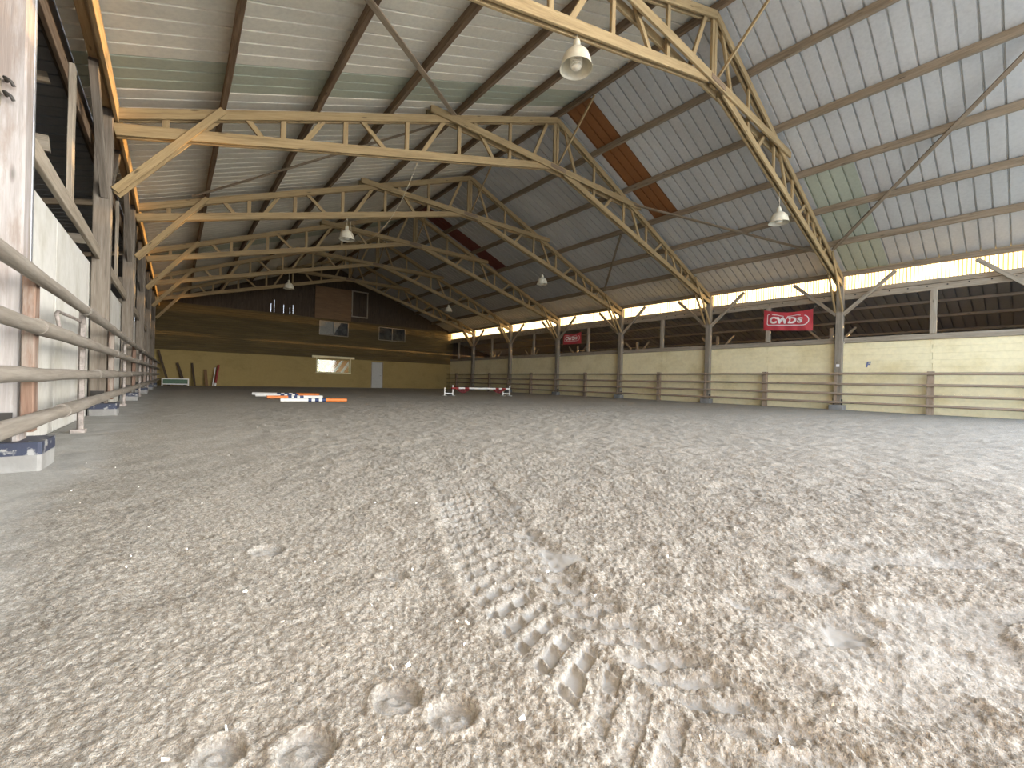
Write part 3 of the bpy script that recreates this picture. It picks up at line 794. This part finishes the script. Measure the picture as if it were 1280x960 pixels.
# lean-to frames beyond the pale wall
lr = empty('lean_to_support', (-3.0, 0, 0), 'x', 'timber support', 'lean-to supports beyond the pale panel wall')
mb = MB(); mb.bar((1.7, 0, 3.60), (-2.6, 0, 3.2), .07, .20); mb.build('tie', M['post'], lr)
mb = MB(); mb.bar((-.2, 0, -.15), (-.2, 0, 3.42), .14, .14, (0, 1, 0)); mb.build('shaft', M['post'], lr)
mb = MB(); mb.bar((1.68, 0, 4.44), (-3.0, 0, 3.28), .07, .12); mb.build('rafter', M['purlin_pale'], lr)
mb = MB(); mb.bar((-.2, 0, 2.6), (.75, 0, 3.45), .06, .10); mb.build('arm', M['post'], lr)
for k in range(5):
    y = Y1 + 3.3 + BAY*k if k else Y1 + 3.3
    lab = f'timber support in the dark beyond the pale panels, {ORD[k]} from the camera'
    if k == 0: lr.location = (-3.0, y, 0); lr['label'] = lab
    else: dup(lr, (-3.0, y, 0), lab)
sl0 = None
for k in range(5):
    y = Y1 + 2.5 + BAY*k
    if sl0 is None:
        mb = MB(); mb.bar((0, 0, 0), (0, 0, 1.75), .05, .15, (0, 1, 0), .006, 0, 4, .003)
        sl0 = mb.build('wall_stud', M['post']); o = sl0; tag(o, None, 'stud', 'upright planks on the pale panel wall')
    else: o = sl0.copy(); COL.objects.link(o)
    o.location = (-.998, y, 2.54)
    o['label'] = f'upright weathered plank rising from the capping of the pale panels, {ORD[k]} from the camera'

# ================================================================== RAIL FENCES
def log(mb, a_, c_, r, n=12, seg=14, wob=.025):
    a_, c_ = V(a_), V(c_); pts = []
    for k in range(seg + 1):
        q = k/seg; p = a_.lerp(c_, q); p += V((random.uniform(-.004, .004), 0, random.uniform(-.004, .004))) if 0 < k < seg else V((0, 0, 0)); pts.append(p)
    mb.tube(pts, [r*(1.08 - .16*k/seg) for k in range(seg+1)], n, 0, wob)
lf = empty('log_fence', (-.75, Y1, 0), 'four bare grey log rails on posts along the pale concrete panels', 'rail fence')
O = V((-.75, Y1, 0))
joins = [-2.0, 5.25, 10.1, 15.0, 20.2, 24.9, 29.8, YB - .15]
for z, r in ((1.36, .05), (1.01, .05), (.68, .054), (.36, .054)):
    js = [joins[0]] + [q + {1.36: 1.1, 1.01: -.9, .68: 2.0, .36: 0}[z] for q in joins[1:-1]] + [joins[-1]]
    for k, (a_, c_) in enumerate(zip(js[:-1], js[1:])):
        mb = MB(); dz = random.uniform(-.012, .012)
        log(mb, V((-.752, a_ + .004, z)) - O, V((-.752, c_ - .004, z + dz)) - O, r + random.uniform(-.004, .004)); mb.build('rail', M['log'], lf)
for y in FRAMES:
    mb = MB(); mb.bar(V((-.820, y - .08, .26)) - O, V((-.820, y - .08, 1.40)) - O, .065, .13, (0, 1, 0), .006); mb.build('packer', M['packer'], lf)
for k, y in enumerate([6.8, 12.0, 17.0, 22.0, 27.0, 31.6]):
    mb = MB()
    mb.box(V((-.84, y - .03, -.05)) - O, V((-.80, y + .03, 1.42)) - O, 0, .003); mb.box(V((-.86, y + .025, -.05)) - O, V((-.80, y + .031, 1.42)) - O, 0, .002)
    mb.box(V((-.90, y - .07, .0)) - O, V((-.78, y + .07, .05)) - O, 0, .003)
    sp = mb.build('steel_upright', M['rusty'], lf)
    if k == 0:
        mb = MB(); mb.tube([V((-.835, y, 1.27)) - O, V((-.85, y - .5, 1.27)) - O, V((-.86, y - 1.05, 1.26)) - O, V((-.865, y - 1.10, 1.24)) - O, V((-.865, y - .93, 1.10)) - O], .016, 8)
        mb.build('bracket', M['rusty'], sp)

rf = empty('log_fence', (19.37, Y1, 0), 'four brown log rails on posts along the cream board wall', 'rail fence')
O = V((19.37, Y1, 0)); joins = [YF + .1, Y1 - .02, 9.6, 14.6, 19.7, 24.6, 29.7, YB - .1]
for z in (1.35, .98, .62, .285):
    for a_, c_ in zip(joins[:-1], joins[1:]):
        mb = MB(); log(mb, V((19.37, a_ + .004, z)) - O, V((19.37, c_ - .004, z + random.uniform(-.015, .015))) - O, .046, 10, 12); mb.build('rail', M['rail'], rf)
for k in range(7):
    y = Y1 - BAY/2 + BAY*k
    if y > YB: continue
    mb = MB(); mb.bar(V((19.50, y, -.1)) - O, V((19.50, y, 1.44)) - O, .16, .17, (0, 1, 0), .01); mb.build('fence_post', M['rail'], rf)
for y in [Y1 - BAY] + FRAMES:
    mb = MB(); mb.bar(V((19.431, y + .05, .25)) - O, V((19.431, y + .05, 1.42)) - O, .04, .10, (0, 1, 0), .006)
    mb.build('packer', M['rail'], rf)

# ================================================================== LAMPS
def make_lamp():
    root = empty('pendant_lamp', (0, 0, 0), 'x', 'lamp', 'bell lamps hanging from the trusses')
    mb = MB(); mb.tube([(0, 0, .42), (0, 0, .70)], .008, 8); mb.tube([(0, 0, .68), (.02, 0, .72), (0, 0, .76), (-.02, 0, .72), (0, 0, .68)], .006, 6); mb.build('hanger', M['cable'], root)
    mb = MB(); mb.lathe((0, 0, 0), [(.0, .45), (.045, .45), (.055, .42), (.062, .33), (.075, .30), (.07, .27)], 20); mb.build('socket', M['enamel'], root)
    mb = MB(); mb.lathe((0, 0, 0), [(.07, .30), (.13, .275), (.19, .215), (.228, .12), (.246, .03), (.260, .0), (.264, -.008), (.254, -.006), (.239, .03), (.220, .12), (.183, .208), (.124, .266), (.06, .29)], 32)
    mb.build('reflector', M['enamel'], root)
    mb = MB(); mb.lathe((0, 0, 0), [(.0, .29), (.055, .285), (.06, .17), (.055, .16)], 16)
    for k in range(5): mb.tube([(.085*math.cos(a)*(1 if k else .8), .085*math.sin(a)*(1 if k else .8), .02 + k*.03) for a in [i*math.pi/6 for i in range(13)]], .015, 6)
    mb.lathe((0, 0, 0), [(0, -.002), (.05, .0), (.075, .02), (.07, .05), (.05, .16)], 16)
    mb.build('bulb', M['bulb'], root)
    return root
lamp = make_lamp()
LPOS = [(4.88, 0, 5.72, 'cream bell lamp closest to the camera, hung from the nearest truss'), (13.35, 0, 5.46, 'bell lamp under the nearest truss on the banner side'),
        (4.45, 2, 5.40, 'bell lamp with a looping cable under the third truss'), (13.45, 2, 5.40, 'bell lamp under the third truss on the banner side'),
        (4.6, 4, 5.35, 'dim bell lamp under the fifth truss above the low poles'), (14.2, 4, 5.35, 'dim bell lamp under the fifth truss on the banner side')]
for k, (x, fi, z, lab) in enumerate(LPOS):
    o = lamp if k == 0 else dup(lamp, (0, 0, 0)); o.location = (x, FRAMES[fi], z); o['label'] = lab
    dz = zb(x) - .07 - (z + .74)
    mb = MB(); mb.tube([(0, 0, .74), (0, 0, .74 + max(dz, .02))], .006, 6); mb.build('cord', M['cable'], o)
pts = [V((4.62, 9.75, 6.12)), V((4.62, 10.2, 5.75)), V((4.62, 10.8, 5.40)), V((4.6, 11.6, 5.10)), V((4.58, 12.6, 4.98)), V((4.52, 13.6, 5.10)), V((4.50, 14.25, 5.45)), V((4.53, 14.55, 6.02))]
sm = []
for k in range(len(pts) - 1):
    p0, p1, p2, p3 = pts[max(k-1, 0)], pts[k], pts[k+1], pts[min(k+2, len(pts)-1)]
    for q in range(6):
        t = q/6; sm.append(.5*((2*p1) + (p2-p0)*t + (2*p0-5*p1+4*p2-p3)*t*t + (3*p1-p0-3*p2+p3)*t**3))
sm.append(pts[-1])
mb = MB(); mb.tube(sm, .009, 6)
tag(mb.build('hanging_cable', M['cable'], None, 'base'), 'pale slack cable looping from the second truss to a lamp', 'cable')

# ================================================================== BANNERS AND LETTERING
def text_mesh(txt, size, shear=0.0, off=.0, ext=.002):
    cu = bpy.data.curves.new('t', 'FONT'); cu.body = txt; cu.size = size; cu.shear = shear; cu.offset = off; cu.extrude = ext
    cu.align_x = 'CENTER'; cu.align_y = 'CENTER'
    o = bpy.data.objects.new('t', cu); COL.objects.link(o); bpy.context.view_layer.update()
    me = bpy.data.meshes.new_from_object(o.evaluated_get(bpy.context.evaluated_depsgraph_get()))
    vs = [tuple(v.co) for v in me.vertices]; fs = [tuple(p.vertices) for p in me.polygons]
    bpy.data.objects.remove(o); bpy.data.curves.remove(cu); bpy.data.meshes.remove(me)
    return vs, fs
def banner(y_near, y_far, z_top_near, z_top_far, h, x, label):
    """red vinyl banner in the plane of the wall; reads from the arena (text runs towards smaller Y)"""
    W = y_far - y_near
    root = empty('banner', (x, (y_near+y_far)/2, (z_top_near+z_top_far)/2 - h), label, 'banner', 'red banners above the cream wall')
    def at(u, v, d=0.0):      # u 0..1 from far (reads first) to near, v 0..1 up
        sag = -.13*h*math.sin(math.pi*u)*(1 if v > .5 else 0)*(2*v-1)
        z0 = z_top_far + (z_top_near - z_top_far)*u
        fold = .018*math.sin(u*9) + .03*math.sin(math.pi*u)*math.sin(math.pi*v) + .012*math.sin(u*23 + v*5)
        return V((x - .012 - fold - d, y_far - W*u, z0 - h*(1-v) + sag)) - root.location
    def sheet(d):
        nu, nv = 40, 16
        vs = [at(i/nu, j/nv, d) for i in range(nu+1) for j in range(nv+1)]
        fs = [(i*(nv+1)+j, (i+1)*(nv+1)+j, (i+1)*(nv+1)+j+1, i*(nv+1)+j+1) for i in range(nu) for j in range(nv)]
        return vs, fs
    mb = MB(); vs, fs = sheet(0.0); mb.add(vs, fs, None, 0, True); vs, fs = sheet(-.003); mb.add(vs, [f[::-1] for f in fs], None, 0, True)
    mb.build('vinyl', M['banner'], root)
    def flat(pts2, w, mbx, d=.004, closed=False):     # painted line of width w in banner units (u by aspect)
        asp = W/h; n = len(pts2); 
        rng = range(n if closed else n-1)
        for k in rng:
            a_, c_ = V(pts2[k]), V(pts2[(k+1) % n]); t = (c_-a_); L = t.length
            if L < 1e-6: continue
            t /= L; nn_ = V((-t.y, t.x)) * w/2; a2, c2 = a_ - t*w*.25, c_ + t*w*.25
            m_ = max(1, int(L/.12))
            for q in range(m_):
                s0, s1 = a2.lerp(c2, q/m_), a2.lerp(c2, (q+1)/m_)
                P4 = [s0-nn_, s1-nn_, s1+nn_, s0+nn_]
                mbx.add([at(p.x/asp, p.y, d) for p in P4], [(0, 1, 2, 3)])
    asp = W/h
    white = MB()
    # outline: rounded box with a notch in its top edge
    o2 = []
    def arc(cx, cy, r, a0, a1, n=6): return [(cx + r*math.cos(math.radians(a0+(a1-a0)*k/n)), cy + r*math.sin(math.radians(a0+(a1-a0)*k/n))) for k in range(n+1)]
    o2 = arc(asp*.80, .51, .25, 70, -90, 10) + arc(asp*.08 + .08, .34, .08, 270, 180) + arc(asp*.08 + .09, .73, .08, 180, 90) + [(asp*.28, .81), (asp*.42, .74)]
    flat(o2, .035, white)
    flat([(asp*.50, .73), (asp*.70, .80), (asp*.76, .77)], .035, white)
    # letters
    vs, fs = text_mesh('CWD', .52, .10, .016, .0)
    xs = [v[0] for v in vs]; ys_ = [v[1] for v in vs]; wx, hy = max(xs)-min(xs), max(ys_)-min(ys_)
    tw = (asp-.50) - .50; 
    mp = lambda v: ((v[0]-min(xs))/wx*asp*.54 + asp*.135, (v[1]-min(ys_))/hy*.34 + .34)
    [white.add([at(mp(v)[0]/asp + ou, mp(v)[1] + ov, .006 + .0004*kk) for v in vs], fs) for kk, (ou, ov) in enumerate(((-.006, -.010), (.006, -.010), (-.006, .010), (.006, .010), (0, 0)))]
    vs, fs = text_mesh('S', .5, .10, .016, .0)
    xs = [v[0] for v in vs]; ys_ = [v[1] for v in vs]; wx, hy = max(xs)-min(xs), max(ys_)-min(ys_)
    mp = lambda v: ((v[0]-min(xs))/wx*asp*.11 + asp*.695, (v[1]-min(ys_))/hy*.27 + .37)
    [white.add([at(mp(v)[0]/asp + ou, mp(v)[1] + ov, .006 + .0004*kk) for v in vs], fs) for kk, (ou, ov) in enumerate(((-.004, -.008), (.004, -.008), (-.004, .008), (.004, .008)))]
    white.build('logo', M['white_vinyl'], root)
    # ties
    mb = MB()
    for (u, v, dy, dz) in ((0, 1, .14, .16), (1, 1, -.14, .16), (0, 0, .12, -.06), (1, 0, -.12, -.06)):
        p = at(u, v); mb.tube([p, p + V((.03, dy*.9, dz))], .005, 5)
    mb.build('tie', M['cable'], root)
    return root
banner(5.52, 7.30, 3.93, 4.08, .86, 19.62, 'red banner with white logo hanging nearest the camera between two posts')
banner(17.70, 19.25, 3.98, 4.00, .72, 19.68, 'far red banner with white logo hanging in the shade')
# dressage letter painted on a tile
vs, fs = text_mesh('F', .26, .18, .012, .002)
mb = MB(); mb.add([(19.734 - v[2]*1, 3.83 - v[0], 1.70 + v[1]) for v in vs], fs)
tag(mb.build('wall_letter', M['blue_print'], None, 'base'), 'small blue letter F on the cream wall', 'letter')

# ================================================================== JUMP POLES AND GEAR
def pole(a_, c_, segs, label, r=.05, name='jump_pole', group='striped poles lying on the footing'):
    a_, c_ = V(a_), V(c_); d = c_ - a_
    root = empty(name, (a_ + c_)/2, label, 'pole', group); o = root.location
    q = 0
    for (f, mt) in segs:
        mb = MB(); mb.tube([a_ + d*q - o, a_ + d*(q+f) - o], r, 14); mb.build('painted_band', M[mt], root); q += f
    return root
W_, N_, R_ = 'white_paint', 'navy_paint', 'orange_paint'
pole((2.24, 18.0, .06), (4.35, 17.2, .06), [(.36, W_), (.06, N_), (.05, W_), (.07, N_), (.05, W_), (.06, N_), (.35, R_)], 'white and orange pole lying farthest of the four on the footing')
pole((2.16, 16.6, .06), (4.10, 16.35, .06), [(.38, W_), (.06, N_), (.05, W_), (.07, N_), (.05, W_), (.06, N_), (.33, R_)], 'white and orange pole with navy bands, second farthest of the four')
pole((2.25, 14.95, .06), (3.90, 15.05, .06), [(.36, R_), (.06, N_), (.04, W_), (.06, N_), (.05, W_), (.07, N_), (.36, W_)], 'pole with its orange end towards the pale wall, second nearest of the four')
pole((2.30, 13.08, .06), (4.02, 12.85, .06), [(.40, W_), (.05, N_), (.05, W_), (.06, N_), (.05, W_), (.06, N_), (.33, R_)], 'white pole with navy spots and orange end, nearest of the four')

# low jump in front of the cream wall
def jump_stand(x, y, label):
    root = empty('jump_stand', (x, y, 0), label, 'jump stand', 'white stands of the low jump')
    for dx in (-.22, .22):
        mb = MB(); mb.box((dx - .025, -.025, -.02), (dx + .025, .025, .40 if dx < 0 else .52)); mb.build('upright', M['white_paint'], root)
    mb = MB(); mb.box((-.22, -.02, .10), (.22, .02, .15)); mb.build('crossbar', M['white_paint'], root)
    mb = MB(); mb.box((-.25, -.18, -.01), (-.19, .18, .03)); mb.box((.19, -.18, -.01), (.25, .18, .03)); mb.build('foot', M['white_paint'], root)
    return root
jump_stand(10.15, 17.4, 'white low jump stand at the end nearest the grey door')
jump_stand(13.62, 17.4, 'white low jump stand at the end nearest the cream wall')
pole((10.25, 17.326, .38), (13.75, 17.326, .38), [(.11, 'red_paint'), (.10, W_), (.07, 'red_paint'), (.46, W_), (.06, 'red_paint'), (.05, W_), (.08, 'red_paint'), (.07, W_)], 'red and white pole resting across the low jump stands', .045, 'jump_pole', 'poles of the low jump')
def drape(x, label):
    mb = MB(); vs = []; n = 14
    for i in range(n+1):
        a_ = x + .75*i/n; sag = .03 + .17*math.sin(math.pi*i/n)
        for s in (0, 1):
            vs += [(a_, 17.27 - .008*s + .02*math.sin(i*2.1), .34), (a_, 17.27 - .008*s + .03*math.sin(i*1.3), .34 - sag)]
    fs = []
    for i in range(n):
        b_ = 4*i; fs += [(b_, b_+4, b_+5, b_+1), (b_+2, b_+3, b_+7, b_+6), (b_+1, b_+5, b_+7, b_+3), (b_, b_+2, b_+6, b_+4)]
    mb.add(vs, fs); tag(mb.build('jump_drape', M['drape'], None, 'base'), label, 'jump drape', 'dark red drapes below the jump pole')
drape(10.5, 'dark red drape hanging below the jump pole near the grey door end'); drape(12.65, 'dark red drape hanging below the jump pole near the cream wall end')

# gear leaning in the far corner
def plank(x0, z0, x1, z1, w, t, mat, label, y0=YB - .45, y1=YB - .06, cat='plank', name='leaning_plank', group=None):
    mb = MB(); mb.bar((x0, y0, z0), (x1, y1, z1), w, t, (0, 1, 0), .006, 0, 3, .002)
    return tag(mb.build(name, mat, None, 'base'), label, cat, group)
plank(.52, .0, .12, 1.42, .14, .05, M['dark_board'], 'dark plank leaning on the cream far wall beside the low white frame')
plank(1.02, .0, .86, 1.44, .11, .05, M['dark_board'], 'narrow dark plank leaning on the cream far wall, second from the low white frame')
plank(1.62, .0, 1.55, 1.05, .16, .06, M['brown_panel'], 'short brown board leaning on the cream far wall behind the red pole')
root = empty('leaning_pole', (2.05, YB - .4, 0), 'red and white pole leaning upright on the cream far wall', 'pole')
mb = MB(); mb.tube([(0, 0, .0), (.03, .02, .18)], .065, 12); mb.build('painted_band', M['white_paint'], root)
mb = MB(); mb.tube([(.03, .02, .18), (.20, .28, 1.38)], .065, 12); mb.build('painted_band', M['red_paint'], root)
mb = MB(); mb.tube([(-.12, .02, .0), (.02, .27, 1.2)], .03, 10); mb.build('white_lath', M['white_paint'], root)
plank(-.25, .0, -.80, 2.15, .12, .10, M['dark_board'], 'dark beam leaning into the far corner by the pale panels', YB - .8, YB - .1, 'beam', 'leaning_beam')
root = empty('jump_filler', (.05, YB - 1.1, 0), 'low white framed green filler standing by the leaning dark planks', 'jump filler')
mb = MB()
for z in (.10, .42): mb.box((-.62, -.03, z - .03), (.62, .03, z + .03))
for x in (-.62, .62): mb.box((x - .03, -.03, 0), (x + .03, .03, .45)); mb.box((x - .03, -.2, -.02), (x + .03, .2, .04))
mb.build('frame', M['white_paint'], root)
mb = MB(); mb.box((-.58, -.012, .13), (.58, .012, .39)); mb.build('panel', M['green_paint'], root)

# outside the far window: added boards standing in for light stripes, and a hedge
for k, x in enumerate((9.35, 9.95, 10.55, 11.15)):
    mb = MB(); mb.bar((x - .95, YB + 1.0, -.1), (x + 1.05, YB + 1.2, 2.9), .17, .05, (0, 1, 0))
    tag(mb.build('light_stripe_board', M['white_paint'], None, 'base'), f'white board standing in for a light stripe outside, {ORD[k]} from the pale panel side', 'board', 'boards standing in for light stripes outside the far window')
mb = MB(); boards(mb, (9.75, YB + 2.0, 0), (14.5, YB + 2.0, 0), -.15, 3.2)
tag(mb.build('shed', M['dark_board'], None, 'base'), 'dark shed wall seen through the low far window behind slanting boards', 'shed')
mb = MB()
for k in range(1600):
    c = V((random.gauss(8.8, 1.9), YB + random.uniform(3.0, 4.2), random.uniform(-.1, 3.6))); a_ = random.uniform(0, 6.3); e = random.uniform(-1, 1); l = random.uniform(.08, .16)
    u = V((math.cos(a_), math.sin(a_), e)).normalized()*l; w = u.cross(V((.3, .2, 1))).normalized()*l*.55
    mb.add([c-u, c+w, c+u, c-w], [(0, 1, 2, 3)])
mb.box((4, YB + 3.5, -.16), (13, YB + 3.9, 3.0))
tag(mb.build('hedge', M['hedge'], None, 'base'), 'yellow green hedge seen through the low far window', 'hedge')

# ================================================================== LIGHT
w = bpy.data.worlds.new('sky'); SC.world = w; w.use_nodes = True; nt = w.node_tree; nt.nodes.clear()
out = node(nt, 'ShaderNodeOutputWorld'); bg = node(nt, 'ShaderNodeBackground'); tc = node(nt, 'ShaderNodeTexCoord'); sx = node(nt, 'ShaderNodeSeparateXYZ')
nt.links.new(tc.outputs['Generated'], sx.inputs[0])
nt.links.new(ramp(nt, sx.outputs['Z'], [(.0, (.90, .94, 1.0)), (.25, (.74, .86, 1.0)), (1.0, (.46, .66, 1.0))]), bg.inputs[0])
bg.inputs[1].default_value = 2.3; nt.links.new(bg.outputs[0], out.inputs[0])
dp = node(nt, 'ShaderNodeVectorMath', operation='DOT_PRODUCT'); dp.inputs[1].default_value = (.82, -.55, -.12); nt.links.new(tc.outputs['Generated'], dp.inputs[0])
glow = ramp(nt, dp.outputs['Value'], [(.35, (0, 0, 0)), (.75, (.3, .3, .3)), (1, (1, 1, 1))])
skyc = bg.inputs[0].links[0].from_socket
nt.links.new(mix(nt, 1.0, skyc, mix(nt, 1.0, (4.2, 3.9, 3.5), glow, 'MULTIPLY'), 'ADD'), bg.inputs[0])
sun = bpy.data.lights.new('sun', 'SUN'); sun.energy = 34; sun.angle = .012; sun.color = (1.0, .62, .26)
so = bpy.data.objects.new('sun', sun); COL.objects.link(so)
sd = V((.99, -.095, -.006)).normalized()             # low evening sun, level with the clear strip beyond the cream wall
so.rotation_euler = sd.to_track_quat('Z', 'Y').to_euler()
pl = bpy.data.lights.new('sky portal', 'AREA'); pl.shape = 'RECTANGLE'; pl.size = 20.6; pl.size_y = 9.0; pl.cycles.is_portal = True
po = bpy.data.objects.new('sky_portal', pl); COL.objects.link(po); po.location = (XC, YF - .4, 4.4); po.rotation_euler = (math.radians(90), 0, 0)

# ================================================================== CAMERA
cam = bpy.data.cameras.new('camera'); co = bpy.data.objects.new('camera', cam); COL.objects.link(co); SC.camera = co
cam.sensor_width = 36; cam.lens = 524.8 / 1280 * 36; cam.clip_start = .05; cam.clip_end = 300
yaw, pitch, roll = math.radians(38.806), math.radians(-.159), math.radians(1.477)
F = V((math.sin(yaw)*math.cos(pitch), math.cos(yaw)*math.cos(pitch), math.sin(pitch)))
Rt = V((math.cos(yaw), -math.sin(yaw), 0)); U = Rt.cross(F)
# the picture is turned clockwise by roll: camera axes turn anticlockwise
R2 = Rt*math.cos(roll) + U*math.sin(roll); U2 = U*math.cos(roll) - Rt*math.sin(roll)
co.matrix_world = Matrix(((R2.x, U2.x, -F.x, 0), (R2.y, U2.y, -F.y, 0), (R2.z, U2.z, -F.z, .702), (0, 0, 0, 1)))

SC.view_settings.view_transform = 'Standard'; SC.view_settings.look = 'None'
SC.view_settings.gamma = 1.0; SC.view_settings.use_curve_mapping = False
SC.view_settings.exposure = 1.16
SC.cycles.max_bounces = 10; SC.cycles.diffuse_bounces = 6; SC.cycles.transmission_bounces = 6
